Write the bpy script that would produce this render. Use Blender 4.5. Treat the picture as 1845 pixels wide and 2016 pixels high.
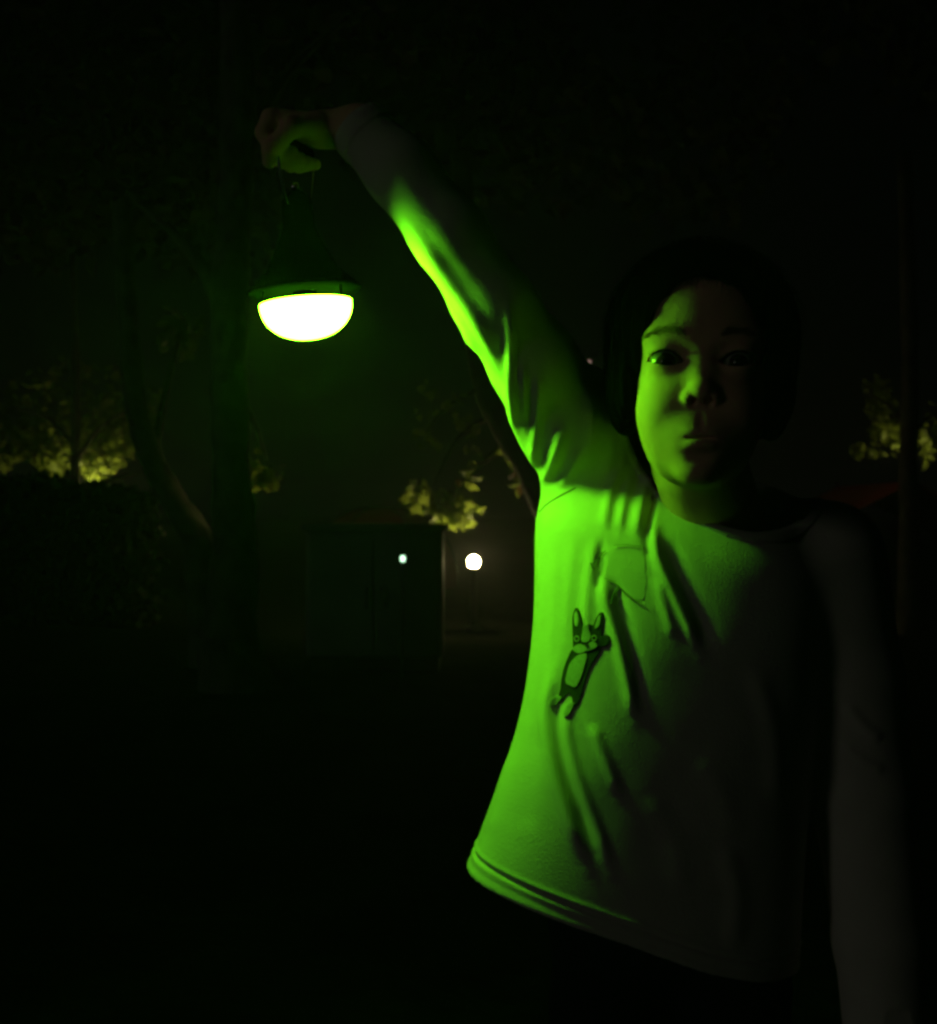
import bpy, math, random
import numpy as np
from mathutils import Vector, Matrix
from mathutils.bvhtree import BVHTree
from mathutils.geometry import delaunay_2d_cdt

random.seed(7)
RNG = np.random.default_rng(7)
for o in list(bpy.data.objects):
    bpy.data.objects.remove(o)
S = bpy.context.scene
C = S.collection

# ------------------------------------------------------------------ camera
CAM_Z = 0.78
FPX = 2450.0            # focal length in units of a 1845 x 2016 picture
cd = bpy.data.cameras.new('camera')
cam = bpy.data.objects.new('camera', cd)
C.objects.link(cam)
cam.location = (0, 0, CAM_Z)
cam.rotation_euler = (math.radians(90), 0, 0)
cd.sensor_fit = 'VERTICAL'
cd.angle = 2 * math.atan(1008 / FPX)
cd.clip_start = 0.02
cd.clip_end = 400
cd.dof.use_dof = True
cd.dof.focus_distance = 0.96
cd.dof.aperture_fstop = 8.0
S.camera = cam

# ------------------------------------------------------------------ night sky
SUN_EL, SUN_AZ = math.radians(9), math.radians(238)      # azimuth from +Y, clockwise
w = bpy.data.worlds.new('World')
S.world = w
w.use_nodes = True
nt = w.node_tree
bg = nt.nodes['Background']
sky = nt.nodes.new('ShaderNodeTexSky')
sky.sky_type = 'NISHITA'
sky.sun_disc = False
sky.sun_elevation = SUN_EL
sky.sun_rotation = SUN_AZ
nt.links.new(sky.outputs[0], bg.inputs[0])
bg.inputs[1].default_value = 0.00007
sl = bpy.data.lights.new('fill_sun', 'SUN')  # added weak fill light that greys the unlit front of the shirt
sl.energy = 0.042
sl.angle = math.radians(9)
sl.color = (1.0, 0.97, 0.86)
so = bpy.data.objects.new('fill_sun', sl)
C.objects.link(so)
sdir = Vector((math.sin(SUN_AZ) * math.cos(SUN_EL), math.cos(SUN_AZ) * math.cos(SUN_EL), math.sin(SUN_EL)))
so.rotation_euler = sdir.to_track_quat('Z', 'Y').to_euler()
so.location = (0, -3, 6)

vs = S.view_settings
vs.view_transform = 'Standard'
vs.look = 'None'
vs.exposure = 0.0
vs.gamma = 1.0
vs.use_curve_mapping = False
S.cycles.use_denoising = True
S.cycles.max_bounces = 6
S.cycles.diffuse_bounces = 2
S.cycles.volume_bounces = 0
S.cycles.sample_clamp_indirect = 4.0
S.cycles.filter_width = 3.0


# ------------------------------------------------------------------ helpers
def P(px, py, Y):
    """point seen at (px, py) of the 1845 x 2016 picture, Y metres away"""
    return np.array([(px - 922.5) / FPX * Y, Y, CAM_Z - (py - 1008) / FPX * Y])


def proj(v):
    """inverse of P for an array of points"""
    return 922.5 + v[:, 0] / v[:, 1] * FPX, 1008 + (CAM_Z - v[:, 2]) / v[:, 1] * FPX


def tag(o, label=None, cat=None, group=None, kind=None):
    if label: o['label'] = label
    if cat: o['category'] = cat
    if group: o['group'] = group
    if kind: o['kind'] = kind
    return o


def empty(name, loc):
    o = bpy.data.objects.new(name, None)
    o.empty_display_size = 0.05
    C.objects.link(o)
    o.location = Vector(loc)
    return o


def mesh_obj(name, verts, faces, mat, parent=None, smooth=True):
    """one mesh object; verts are world coordinates, the parent's origin is taken off"""
    v = np.asarray(verts, dtype=np.float32).reshape(-1, 3)
    off = np.zeros(3, np.float32)
    q = parent
    while q is not None:
        off += np.array(q.location, dtype=np.float32)
        q = q.parent
    v = v - off
    me = bpy.data.meshes.new(name)
    if isinstance(faces, np.ndarray):
        nf, k = faces.shape
        me.vertices.add(len(v))
        me.vertices.foreach_set('co', v.ravel())
        me.loops.add(nf * k)
        me.loops.foreach_set('vertex_index', faces.astype(np.int32).ravel())
        me.polygons.add(nf)
        me.polygons.foreach_set('loop_start', np.arange(0, nf * k, k, dtype=np.int32))
        me.update(calc_edges=True)
    else:
        me.from_pydata(v.tolist(), [], [list(f) for f in faces])
        me.update()
    if smooth and len(me.polygons):
        me.polygons.foreach_set('use_smooth', np.ones(len(me.polygons), dtype=bool))
    me.materials.append(mat)
    o = bpy.data.objects.new(name, me)
    C.objects.link(o)
    if parent is not None:
        o.parent = parent
    return o


class MB:
    """collects simple shapes into one mesh"""
    def __init__(s): s.v, s.f = [], []

    def add(s, v, f):
        n = len(s.v)
        s.v += [tuple(map(float, p)) for p in v]
        s.f += [tuple(int(i) + n for i in q) for q in f]
        return s

    def tube(s, pts, rad, seg=8, caps=True):
        pts = [np.array(p, float) for p in pts]
        if np.isscalar(rad): rad = [rad] * len(pts)
        t0 = pts[1] - pts[0]
        t0 /= np.linalg.norm(t0) + 1e-12
        a = np.cross(t0, [0, 0, 1.0])
        if np.linalg.norm(a) < 1e-3: a = np.cross(t0, [1.0, 0, 0])
        a /= np.linalg.norm(a)
        v = []
        for i, p in enumerate(pts):
            t = pts[min(i + 1, len(pts) - 1)] - pts[max(i - 1, 0)]
            t /= np.linalg.norm(t) + 1e-12
            a = a - t * a.dot(t)
            a /= np.linalg.norm(a) + 1e-12
            b = np.cross(t, a)
            for k in range(seg):
                c = 2 * math.pi * k / seg
                v.append(p + rad[i] * (a * math.cos(c) + b * math.sin(c)))
        f = []
        for i in range(len(pts) - 1):
            for k in range(seg):
                k2 = (k + 1) % seg
                f.append((i * seg + k, i * seg + k2, (i + 1) * seg + k2, (i + 1) * seg + k))
        if caps:
            f.append(tuple(range(seg))[::-1])
            f.append(tuple(range((len(pts) - 1) * seg, len(pts) * seg)))
        return s.add(v, f)

    def lathe(s, prof, M, seg=32, caps=True):
        """prof: (r, z) pairs turned round local z, then moved by matrix M"""
        v, f = [], []
        for r, z in prof:
            for k in range(seg):
                c = 2 * math.pi * k / seg
                v.append(M @ Vector((r * math.cos(c), r * math.sin(c), z)))
        n = len(prof)
        for i in range(n - 1):
            for k in range(seg):
                k2 = (k + 1) % seg
                f.append((i * seg + k, i * seg + k2, (i + 1) * seg + k2, (i + 1) * seg + k))
        if caps:
            f.append(tuple(range(seg))[::-1])
            f.append(tuple(range((n - 1) * seg, n * seg)))
        return s.add(v, f)

    def box(s, lo, hi, bev=0.0):
        x0, y0, z0 = lo
        x1, y1, z1 = hi
        if bev <= 0:
            v = [(x, y, z) for x in (x0, x1) for y in (y0, y1) for z in (z0, z1)]
            f = [(0, 1, 3, 2), (4, 6, 7, 5), (0, 4, 5, 1), (2, 3, 7, 6), (0, 2, 6, 4), (1, 5, 7, 3)]
            return s.add(v, f)
        b = bev
        ring = lambda e, z: [(x0 + e, y0 + b, z), (x0 + b, y0 + e, z), (x1 - b, y0 + e, z), (x1 - e, y0 + b, z),
                             (x1 - e, y1 - b, z), (x1 - b, y1 - e, z), (x0 + b, y1 - e, z), (x0 + e, y1 - b, z)]
        v = ring(b * .6, z0) + ring(0, z0 + b) + ring(0, z1 - b) + ring(b * .6, z1)
        f = [tuple(range(8))[::-1], tuple(range(24, 32))]
        for i in range(3):
            for k in range(8):
                k2 = (k + 1) % 8
                f.append((i * 8 + k, i * 8 + k2, i * 8 + 8 + k2, i * 8 + 8 + k))
        return s.add(v, f)

    def build(s, name, mat, parent=None, smooth=False):
        return mesh_obj(name, s.v, s.f, mat, parent, smooth)


def catmull(pts, n=8):
    pts = [np.array(p, float) for p in pts]
    pts = [2 * pts[0] - pts[1]] + pts + [2 * pts[-1] - pts[-2]]
    out = []
    for i in range(1, len(pts) - 2):
        p0, p1, p2, p3 = pts[i - 1:i + 3]
        for k in range(n):
            t = k / n
            out.append(.5 * (2 * p1 + (p2 - p0) * t + (2 * p0 - 5 * p1 + 4 * p2 - p3) * t * t + (3 * p1 - p0 - 3 * p2 + p3) * t ** 3))
    out.append(pts[-2])
    return out


# ------------------------------------------------------------------ materials
def mat(name, col, rough=.7, spec=.3, metal=0.0, var=.0, vscale=20, bump=0.0, bscale=100, sss=0.0, transl=0.0,
        emit=None, estr=0.0, col2=None, coat=0.0, sheen=0.0):
    m = bpy.data.materials.new(name)
    m.use_nodes = True
    n = m.node_tree
    b = n.nodes['Principled BSDF']
    b.inputs['Base Color'].default_value = (*col, 1)
    b.inputs['Roughness'].default_value = rough
    b.inputs['Specular IOR Level'].default_value = spec
    b.inputs['Metallic'].default_value = metal
    b.inputs['Coat Weight'].default_value = coat
    b.inputs['Sheen Weight'].default_value = sheen
    tc = n.nodes.new('ShaderNodeTexCoord')
    if var > 0 or col2:
        no = n.nodes.new('ShaderNodeTexNoise')
        no.inputs['Scale'].default_value = vscale
        no.inputs['Detail'].default_value = 5
        n.links.new(tc.outputs['Object'], no.inputs['Vector'])
        mx = n.nodes.new('ShaderNodeMix')
        mx.data_type = 'RGBA'
        c2 = col2 or tuple(c * (1 - var) for c in col)
        mx.inputs[6].default_value = (*col, 1)
        mx.inputs[7].default_value = (*c2, 1)
        rp = n.nodes.new('ShaderNodeMapRange')
        rp.inputs[1].default_value = .35
        rp.inputs[2].default_value = .65
        n.links.new(no.outputs['Fac'], rp.inputs[0])
        n.links.new(rp.outputs[0], mx.inputs[0])
        n.links.new(mx.outputs[2], b.inputs['Base Color'])
    if bump > 0:
        nb = n.nodes.new('ShaderNodeTexNoise')
        nb.inputs['Scale'].default_value = bscale
        nb.inputs['Detail'].default_value = 4
        n.links.new(tc.outputs['Object'], nb.inputs['Vector'])
        bp = n.nodes.new('ShaderNodeBump')
        bp.inputs['Strength'].default_value = 1.0
        bp.inputs['Distance'].default_value = bump
        n.links.new(nb.outputs['Fac'], bp.inputs['Height'])
        n.links.new(bp.outputs[0], b.inputs['Normal'])
    if sss > 0:
        b.inputs['Subsurface Weight'].default_value = sss
        b.inputs['Subsurface Radius'].default_value = (1.0, .45, .25)
        b.inputs['Subsurface Scale'].default_value = .006
    if emit:
        b.inputs['Emission Color'].default_value = (*emit, 1)
        b.inputs['Emission Strength'].default_value = estr
    if transl > 0:
        tr = n.nodes.new('ShaderNodeBsdfTranslucent')
        tr.inputs[0].default_value = (*[min(1, c * 1.6) for c in col], 1)
        ms = n.nodes.new('ShaderNodeMixShader')
        ms.inputs[0].default_value = transl
        n.links.new(b.outputs[0], ms.inputs[1])
        n.links.new(tr.outputs[0], ms.inputs[2])
        n.links.new(ms.outputs[0], n.nodes['Material Output'].inputs[0])
    return m


M = {}
M['ground'] = mat('ground', (.016, .017, .012), 1.0, .0, var=.6, vscale=3, bump=.02, bscale=12)
M['bark'] = mat('bark', (.085, .078, .066), .9, .15, var=.55, vscale=9, bump=.02, bscale=22)
M['bark_dark'] = mat('bark_dark', (.05, .043, .034), .9, .15, var=.5, vscale=9, bump=.02, bscale=22)
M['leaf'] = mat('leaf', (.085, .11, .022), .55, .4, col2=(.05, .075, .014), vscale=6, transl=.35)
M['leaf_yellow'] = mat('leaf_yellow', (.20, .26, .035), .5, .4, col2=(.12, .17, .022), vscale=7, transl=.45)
M['leaf_shaded'] = mat('leaf_shaded', (.026, .036, .012), .8, .1, var=.4, vscale=6, transl=.12)  # shade put into the colour: darker leaves for the unlit upper crowns
M['leaf_brown'] = mat('leaf_brown', (.16, .09, .035), .6, .3, transl=.35)
M['hedge'] = mat('hedge', (.03, .045, .015), .7, .2, var=.5, vscale=8, transl=.15)
M['grey_paint'] = mat('grey_paint', (.13, .145, .145), .7, .3, var=.25, vscale=4, bump=.001, bscale=60)
M['red_fabric'] = mat('red_fabric', (.13, .012, .015), .7, .2, var=.25, vscale=5, bump=.004, bscale=14)
M['dark_metal'] = mat('dark_metal', (.018, .018, .019), .6, .25)
M['steel'] = mat('steel', (.62, .62, .60), .22, .5, metal=1.0)
M['black_plastic'] = mat('black_plastic', (.0003, .0003, .0003), .9, .0)
M['lamp_glow'] = mat('lamp_glow', (.8, .7, .4), .5, emit=(1.0, .82, .36), estr=300)
M['lamp_glow_dim'] = mat('lamp_glow_dim', (.8, .7, .4), .5, emit=(1.0, .86, .34), estr=85)
M['street_glow'] = mat('street_glow', (.8, .6, .5), .5, emit=(1.0, .62, .5), estr=.6)
M['solar_glow'] = mat('solar_glow', (.7, .8, .7), .5, emit=(.55, 1.0, .62), estr=3.2)
M['green_glow'] = mat('green_glow', (.5, .8, .3), .5, emit=(.16, 1.0, .0075), estr=150)
M['skin'] = mat('skin', (.78, .48, .32), .62, .18, var=.10, vscale=60, bump=.0003, bscale=700, sss=.18)
M['shirt'] = mat('shirt', (.64, .61, .53), .95, .06, var=.06, vscale=40, bump=.0006, bscale=800, sheen=.04)
M['rib'] = mat('rib', (.62, .59, .51), .95, .06, var=.08, vscale=70, bump=.0004, bscale=1500)
M['thread'] = mat('thread', (.10, .12, .08), .9, .1)  # dark colour also stands in for the shadow line along the seams
M['thread_pale'] = mat('thread_pale', (.45, .46, .40), .9, .1)
M['patch_black'] = mat('patch_black', (.050, .055, .046), .85, .15, var=.35, vscale=500, bump=.0004, bscale=1600)
M['patch_white'] = mat('patch_white', (.46, .47, .42), .9, .1, var=.2, vscale=500, bump=.0004, bscale=1600)
M['denim'] = mat('denim', (.012, .014, .022), .9, .1, var=.3, vscale=50, bump=.0004, bscale=900)
M['shoe'] = mat('shoe', (.03, .03, .035), .7, .3)
M['hair'] = mat('hair', (.003, .0024, .002), .9, .0)
M['brow'] = mat('brow', (.26, .17, .11), .8, .1)
M['lip'] = mat('lip', (.45, .18, .14), .4, .4)

# eye: iris and pupil by angle from the local +Z axis
me_ = bpy.data.materials.new('eye')
me_.use_nodes = True
n = me_.node_tree
b = n.nodes['Principled BSDF']
b.inputs['Roughness'].default_value = .03
b.inputs['Specular IOR Level'].default_value = .5
tc = n.nodes.new('ShaderNodeTexCoord')
nm = n.nodes.new('ShaderNodeVectorMath'); nm.operation = 'NORMALIZE'
sx = n.nodes.new('ShaderNodeSeparateXYZ')
cr = n.nodes.new('ShaderNodeValToRGB')
n.links.new(tc.outputs['Object'], nm.inputs[0])
n.links.new(nm.outputs[0], sx.inputs[0])
n.links.new(sx.outputs['Z'], cr.inputs[0])
n.links.new(cr.outputs[0], b.inputs['Base Color'])
e = cr.color_ramp.elements
e[0].position = .805; e[0].color = (.30, .28, .26, 1)  # eye white darkened to carry the shade of the socket
e[1].position = .825; e[1].color = (.012, .008, .005, 1)
for p_, c_ in ((.90, (.045, .024, .012, 1)), (.955, (.03, .016, .008, 1)), (.968, (.002, .002, .002, 1))):
    x_ = e.new(p_); x_.color = c_
M['eye'] = me_


# ------------------------------------------------------------------ distance-field modelling
def ell(q, c, r):
    c = np.array(c, np.float32); r = np.array(r, np.float32)
    p = q - c
    k0 = np.sqrt(((p / r) ** 2).sum(1)) + 1e-9
    k1 = np.sqrt(((p / (r * r)) ** 2).sum(1)) + 1e-9
    return k0 * (k0 - 1) / k1


def sph(q, c, r):
    return np.sqrt(((q - np.array(c, np.float32)) ** 2).sum(1)) - r


def cone(q, a, b, ra, rb):
    a = np.array(a, np.float32); b = np.array(b, np.float32)
    d = b - a
    t = np.clip(((q - a) @ d) / (d @ d), 0, 1)
    return np.sqrt(((q - a - t[:, None] * d) ** 2).sum(1)) - (ra + (rb - ra) * t)


def chain(q, pts, rad, k=0.0):
    d = None
    for i in range(len(pts) - 1):
        e_ = cone(q, pts[i], pts[i + 1], rad[i], rad[i + 1])
        d = e_ if d is None else (smin(d, e_, k) if k else np.minimum(d, e_))
    return d


def smin(a, b, k):
    h = np.clip(.5 + .5 * (b - a) / k, 0, 1)
    return b + (a - b) * h - k * h * (1 - h)


def smax(a, b, k):
    return -smin(-a, -b, k)


def mesh_sdf(f, lo, hi, h):
    """sparse sampling of f on a grid of step h, then surface nets; returns verts, quads"""
    lo = np.array(lo, np.float64); hi = np.array(hi, np.float64)
    B = 8
    nb = np.ceil((hi - lo) / (h * B)).astype(int)
    gi = np.stack(np.meshgrid(*[np.arange(k) for k in nb], indexing='ij'), -1).reshape(-1, 3)
    cen = (lo + (gi + .5) * B * h - .5 * h).astype(np.float32)
    dc = f(cen)
    act = np.abs(dc) < B * h * 1.35
    D = np.empty(tuple(nb * B), np.float32)
    Dv = D.reshape(nb[0], B, nb[1], B, nb[2], B)
    Dv[:] = np.where(dc < 0, -1.0, 1.0).astype(np.float32).reshape(nb[0], 1, nb[1], 1, nb[2], 1)
    ai = gi[act]
    loc = np.stack(np.meshgrid(np.arange(B), np.arange(B), np.arange(B), indexing='ij'), -1).reshape(-1, 3)
    step = 1200
    for s in range(0, len(ai), step):
        blk = ai[s:s + step]
        pts = (blk[:, None, :] * B + loc[None]).reshape(-1, 3)
        val = f((lo + pts * h).astype(np.float32))
        D[pts[:, 0], pts[:, 1], pts[:, 2]] = val
    s = D < 0
    c8 = [s[i:s.shape[0] - 1 + i, j:s.shape[1] - 1 + j, k:s.shape[2] - 1 + k] for i in (0, 1) for j in (0, 1) for k in (0, 1)]
    anyv = c8[0].copy(); allv = c8[0].copy()
    for c_ in c8[1:]:
        anyv |= c_; allv &= c_
    cells = np.argwhere(anyv & ~allv)
    corner = np.array([(i, j, k) for i in (0, 1) for j in (0, 1) for k in (0, 1)])
    val = np.stack([D[cells[:, 0] + c_[0], cells[:, 1] + c_[1], cells[:, 2] + c_[2]] for c_ in corner], 1)
    acc = np.zeros((len(cells), 3)); cnt = np.zeros(len(cells))
    for i in range(8):
        for j in range(i + 1, 8):
            if np.abs(corner[i] - corner[j]).sum() != 1: continue
            va, vb = val[:, i], val[:, j]
            m = (va < 0) != (vb < 0)
            t = va[m] / (va[m] - vb[m])
            acc[m] += corner[i] + t[:, None] * (corner[j] - corner[i])
            cnt[m] += 1
    V = lo + (cells + acc / cnt[:, None]) * h
    idx = np.full(anyv.shape, -1, np.int32)
    idx[cells[:, 0], cells[:, 1], cells[:, 2]] = np.arange(len(cells))
    Q = []
    for ax in range(3):
        u, v = (ax + 1) % 3, (ax + 2) % 3
        sl0 = [slice(None)] * 3; sl1 = [slice(None)] * 3
        sl0[ax] = slice(0, -1); sl1[ax] = slice(1, None)
        ch = s[tuple(sl0)] != s[tuple(sl1)]
        e_ = np.argwhere(ch)
        e_ = e_[(e_[:, u] > 0) & (e_[:, v] > 0) & (e_[:, u] < anyv.shape[u]) & (e_[:, v] < anyv.shape[v])]
        ids = []
        for du, dv in ((1, 1), (0, 1), (0, 0), (1, 0)):
            k_ = e_.copy(); k_[:, u] -= du; k_[:, v] -= dv
            ids.append(idx[k_[:, 0], k_[:, 1], k_[:, 2]])
        q = np.stack(ids, 1)
        inside = s[e_[:, 0], e_[:, 1], e_[:, 2]]
        q[~inside] = q[~inside][:, ::-1]
        Q.append(q)
    Q = np.concatenate(Q)
    Q = Q[(Q >= 0).all(1)]
    return V, Q


def grad(f, V, e=.0015):
    g = np.stack([f((V + d).astype(np.float32)) - f((V - d).astype(np.float32)) for d in np.eye(3) * e], 1)
    return g / (np.linalg.norm(g, axis=1, keepdims=True) + 1e-9)


def compact(V, Q):
    u, inv = np.unique(Q, return_inverse=True)
    return V[u], inv.reshape(Q.shape)


def relax(V, Q, mask, it):
    e_ = np.concatenate([Q[:, [0, 1]], Q[:, [1, 2]], Q[:, [2, 3]], Q[:, [3, 0]]])
    e_ = e_[mask[e_[:, 0]]]
    cnt = np.bincount(e_[:, 0], minlength=len(V))
    m = cnt > 0
    for _ in range(it):
        acc = np.stack([np.bincount(e_[:, 0], weights=V[e_[:, 1], k], minlength=len(V)) for k in range(3)], 1)
        V = V.copy()
        V[m] = .4 * V[m] + .6 * acc[m] / cnt[m, None]
    return V


# ------------------------------------------------------------------ ground
def build_ground():
    xs = np.concatenate([-np.geomspace(150, 1, 26), np.linspace(-.9, .9, 7), np.geomspace(1, 150, 26)])
    ys = np.concatenate([np.linspace(-20, 20, 50), np.geomspace(21, 320, 22)])
    X, Yg = np.meshgrid(xs, ys, indexing='ij')
    Z = .03 * np.sin(X * .7 + 1) * np.sin(Yg * .5) + .015 * np.sin(X * 2.1) * np.cos(Yg * 1.7)
    Z *= np.clip((np.hypot(X, Yg - 1) - 1.0) / 3, 0, 1)
    v = np.stack([X, Yg, Z], -1).reshape(-1, 3)
    nx, ny = X.shape
    i = np.arange(nx * ny).reshape(nx, ny)
    q = np.stack([i[:-1, :-1], i[1:, :-1], i[1:, 1:], i[:-1, 1:]], -1).reshape(-1, 4)
    tag(mesh_obj('ground', v, q, M['ground']), 'dark bare ground of the park at night', kind='structure')


build_ground()

# ------------------------------------------------------------------ trees
LOBED = [(0, 0), (.28, .10), (.48, .02), (.36, .30), (.50, .52), (.24, .56), (0, 1.0), (-.24, .56), (-.50, .52), (-.36, .30), (-.48, .02), (-.28, .10)]
OVAL = [(0, 0), (.24, .22), (.30, .5), (.16, .8), (0, 1.0), (-.16, .8), (-.30, .5), (-.24, .22)]


def leaf(mb, p, d, up, size, shape):
    d = d / (np.linalg.norm(d) + 1e-9)
    s_ = np.cross(d, up)
    s_ /= np.linalg.norm(s_) + 1e-9
    n_ = np.cross(s_, d)
    v = [p + size * (d * y_ + s_ * x_ + n_ * (.35 * abs(x_) - .25 * y_ * y_)) for x_, y_ in shape]
    mb.add(v, [tuple(range(len(v)))])


def rv():
    v = RNG.normal(size=3)
    return v / np.linalg.norm(v)


def clump(mb, c, r, nleaf, size, shape=OVAL, droop=.5):
    """leaves spread through an uneven blob round c; r = (rx, ry, rz)"""
    c = np.array(c, float)
    for _ in range(nleaf):
        o_ = rv() * RNG.uniform(.25, 1.0) ** .6 * np.array(r)
        d = rv() + np.array([0, 0, -droop])
        leaf(mb, c + o_, d, rv(), size * RNG.uniform(.6, 1.25), shape)


def tree(name, label, base, trunk, rad, branches, clumps, high, leafmat='leaf', bark='bark_dark', shape=OVAL, group='trees of the dark park', seg=12):
    root = empty(name, base)
    tag(root, label, 'tree', group)
    pts = catmull(trunk, 6)
    rr = np.interp(np.linspace(0, 1, len(pts)), np.linspace(0, 1, len(rad)), rad)
    rr = [r_ * (1 + .06 * math.sin(3.1 * i) + .05 * math.sin(1.3 * i + 1)) for i, r_ in enumerate(rr)]
    tr = MB().tube(pts, rr, seg).build('trunk', M[bark], root, True)
    for br, r0 in branches:
        bp = catmull(br, 5)
        MB().tube(bp, list(np.linspace(r0, r0 * .25, len(bp))), 7).build('branch', M[bark], root, True)
    cr_ = MB()
    for c, r, k, sz in clumps:
        clump(cr_, c, r, k, sz, shape)
    cr_.build('crown', M[leafmat], root, False)
    up_ = MB()
    for c, r, k, sz in high:
        clump(up_, c, r, k, sz, shape)
    up_.build('upper_crown', M['leaf_shaded'], root, False)
    return root


def canopy(x, y, z, spread, k=9, sz=.16):
    """tall crown masses, their leaves coloured darker so they look unlit"""
    out = []
    for i in range(k):
        a = RNG.uniform(0, 2 * math.pi)
        q = spread * RNG.uniform(.1, 1.0)
        out.append(((x + q * math.cos(a), y + q * math.sin(a) * .7, z + RNG.uniform(-.35, .75) * spread), (spread * .42, spread * .4, spread * .33), 260, sz))
    return out


def g(px, Y):
    p = P(px, 1008, Y)
    return np.array([p[0], Y, 0.0])


# broad pale-barked trunk at left of centre
b0 = g(462, 5.4)
tree('broad_tree', 'broad pale-barked tree trunk flaring at its base left of centre', b0,
     [b0 + (.02, 0, -.05), b0 + (-.02, 0, .22), P(462, 1080, 5.4), P(455, 900, 5.4), P(452, 600, 5.4), P(470, 200, 5.4), P(440, -300, 5.4)],
     [.20, .125, .10, .085, .08, .075, .06],
     [([P(452, 640, 5.4), P(380, 500, 5.5), P(250, 380, 5.7)], .045), ([P(460, 330, 5.4), P(560, 150, 5.6), P(700, 20, 6)], .04),
      ([P(455, 760, 5.4), P(500, 830, 5.7), P(525, 905, 6.1)], .022)],
     [(P(505, 925, 6.2), (.07, .08, .06), 26, .075), (P(535, 938, 6.2), (.07, .08, .05), 34, .075), (P(490, 905, 6.2), (.05, .06, .06), 12, .07)]
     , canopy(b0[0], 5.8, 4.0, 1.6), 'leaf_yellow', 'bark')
# slanting trunk beside it
b1 = g(402, 6.3)
tree('slanting_tree', 'slim slanting tree trunk just left of the broad trunk', b1,
     [b1 + (.05, 0, -.05), P(392, 1080, 6.3), P(350, 1000, 6.35), P(300, 905, 6.4), P(262, 760, 6.5), P(240, 400, 6.6)],
     [.12, .085, .07, .065, .06, .05],
     [([P(300, 905, 6.4), P(330, 760, 6.6), P(360, 640, 6.8)], .03)],
     [(P(352, 655, 6.8), (.12, .12, .12), 60, .09)], canopy(b1[0] - .4, 6.6, 3.6, 1.2, 7), 'leaf', 'bark')
# thin tree with the lamplit crown at far left
b2 = g(150, 9.0)
tree('lamplit_tree', 'thin tree with low lamplit leaves at far left', b2,
     [b2 + (0, 0, -.05), P(150, 1050, 9), P(148, 900, 9), P(150, 760, 9), P(142, 500, 9.1)], [.05, .04, .036, .032, .025],
     [([P(150, 905, 9), P(200, 840, 9.2), P(270, 800, 9.3)], .02), ([P(149, 880, 9), P(90, 820, 9.2), P(20, 800, 9.3)], .02),
      ([P(80, 965, 8.8), P(190, 952, 8.8), P(320, 918, 8.9)], .035)],
     [(P(205, 880, 9.4), (.18, .2, .12), 120, .085), (P(250, 860, 9.5), (.2, .2, .14), 120, .085), (P(110, 900, 9.4), (.14, .2, .1), 70, .08),
      (P(96, 920, 9.3), (.07, .1, .06), 26, .08), (P(190, 915, 9.3), (.16, .15, .06), 60, .08), (P(60, 850, 9.6), (.3, .25, .15), 90, .085),
      (P(215, 815, 9.6), (.3, .25, .15), 90, .085), (P(285, 830, 9.6), (.14, .2, .14), 50, .085), (P(150, 760, 9.7), (.5, .4, .2), 120, .09), (P(20, 800, 9.7), (.3, .3, .2), 80, .09),
      (P(30, 870, 9.5), (.25, .2, .16), 110, .085), (P(130, 850, 9.6), (.3, .2, .16), 120, .085), (P(270, 800, 9.7), (.25, .2, .2), 90, .085), (P(-20, 900, 9.4), (.2, .2, .12), 70, .085)]
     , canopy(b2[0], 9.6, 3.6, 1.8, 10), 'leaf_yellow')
# tree behind the raised arm, low branch hanging over the bright lamp
b3 = g(1110, 7.6)
hang = tree('hanging_branch_tree', 'tree behind the raised arm, its lobed leaves hanging over the bright lamp', b3,
     [b3 + (0, 0, -.05), P(1100, 1060, 7.6), P(1050, 930, 7.6), P(985, 820, 7.7), P(945, 700, 7.8), P(905, 300, 8.0)], [.15, .12, .10, .09, .08, .06],
     [([P(985, 880, 8.4), P(930, 930, 8.2), P(890, 985, 8.0)], .022), ([P(965, 820, 8.4), P(905, 860, 8.2), P(850, 960, 8.0)], .02),
      ([P(1005, 940, 8.4), P(1025, 925, 8.2), P(1030, 965, 8.1)], .014), ([P(950, 760, 8.4), P(880, 800, 8.2), P(840, 850, 8.1)], .016)],
     [(P(890, 1000, 8.24), (.10, .10, .09), 34, .10), (P(868, 985, 8.24), (.10, .10, .10), 26, .10), (P(905, 1020, 8.24), (.07, .08, .05), 16, .09), (P(858, 1028, 8.24), (.03, .05, .03), 5, .08),
      (P(935, 998, 8.24), (.06, .06, .03), 9, .075), (P(825, 975, 8.0), (.08, .10, .10), 16, .085), (P(925, 930, 8.1), (.06, .08, .09), 12, .08),
      (P(1005, 870, 8.1), (.10, .12, .15), 36, .08), (P(1025, 930, 8.1), (.05, .1, .13), 22, .08), (P(930, 860, 8.2), (.08, .1, .18), 16, .07),
      (P(850, 790, 8.2), (.12, .15, .15), 16, .07), (P(905, 810, 8.2), (.10, .15, .15), 16, .07), (P(840, 860, 8.2), (.10, .12, .14), 14, .07)]
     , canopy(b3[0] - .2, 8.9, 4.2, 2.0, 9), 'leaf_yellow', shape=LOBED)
bl = MB()
for px, py in ((1023, 968), (1016, 935), (900, 955)):
    leaf(bl, P(px, py - 14, 8.05), np.array([.1, -.1, -1.0]), np.array([.2, -1, 0]), .075, OVAL)
bl.build('withered_leaves', M['leaf_brown'], hang, False)['label'] = 'few withered brown leaves low on the branch'
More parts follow.
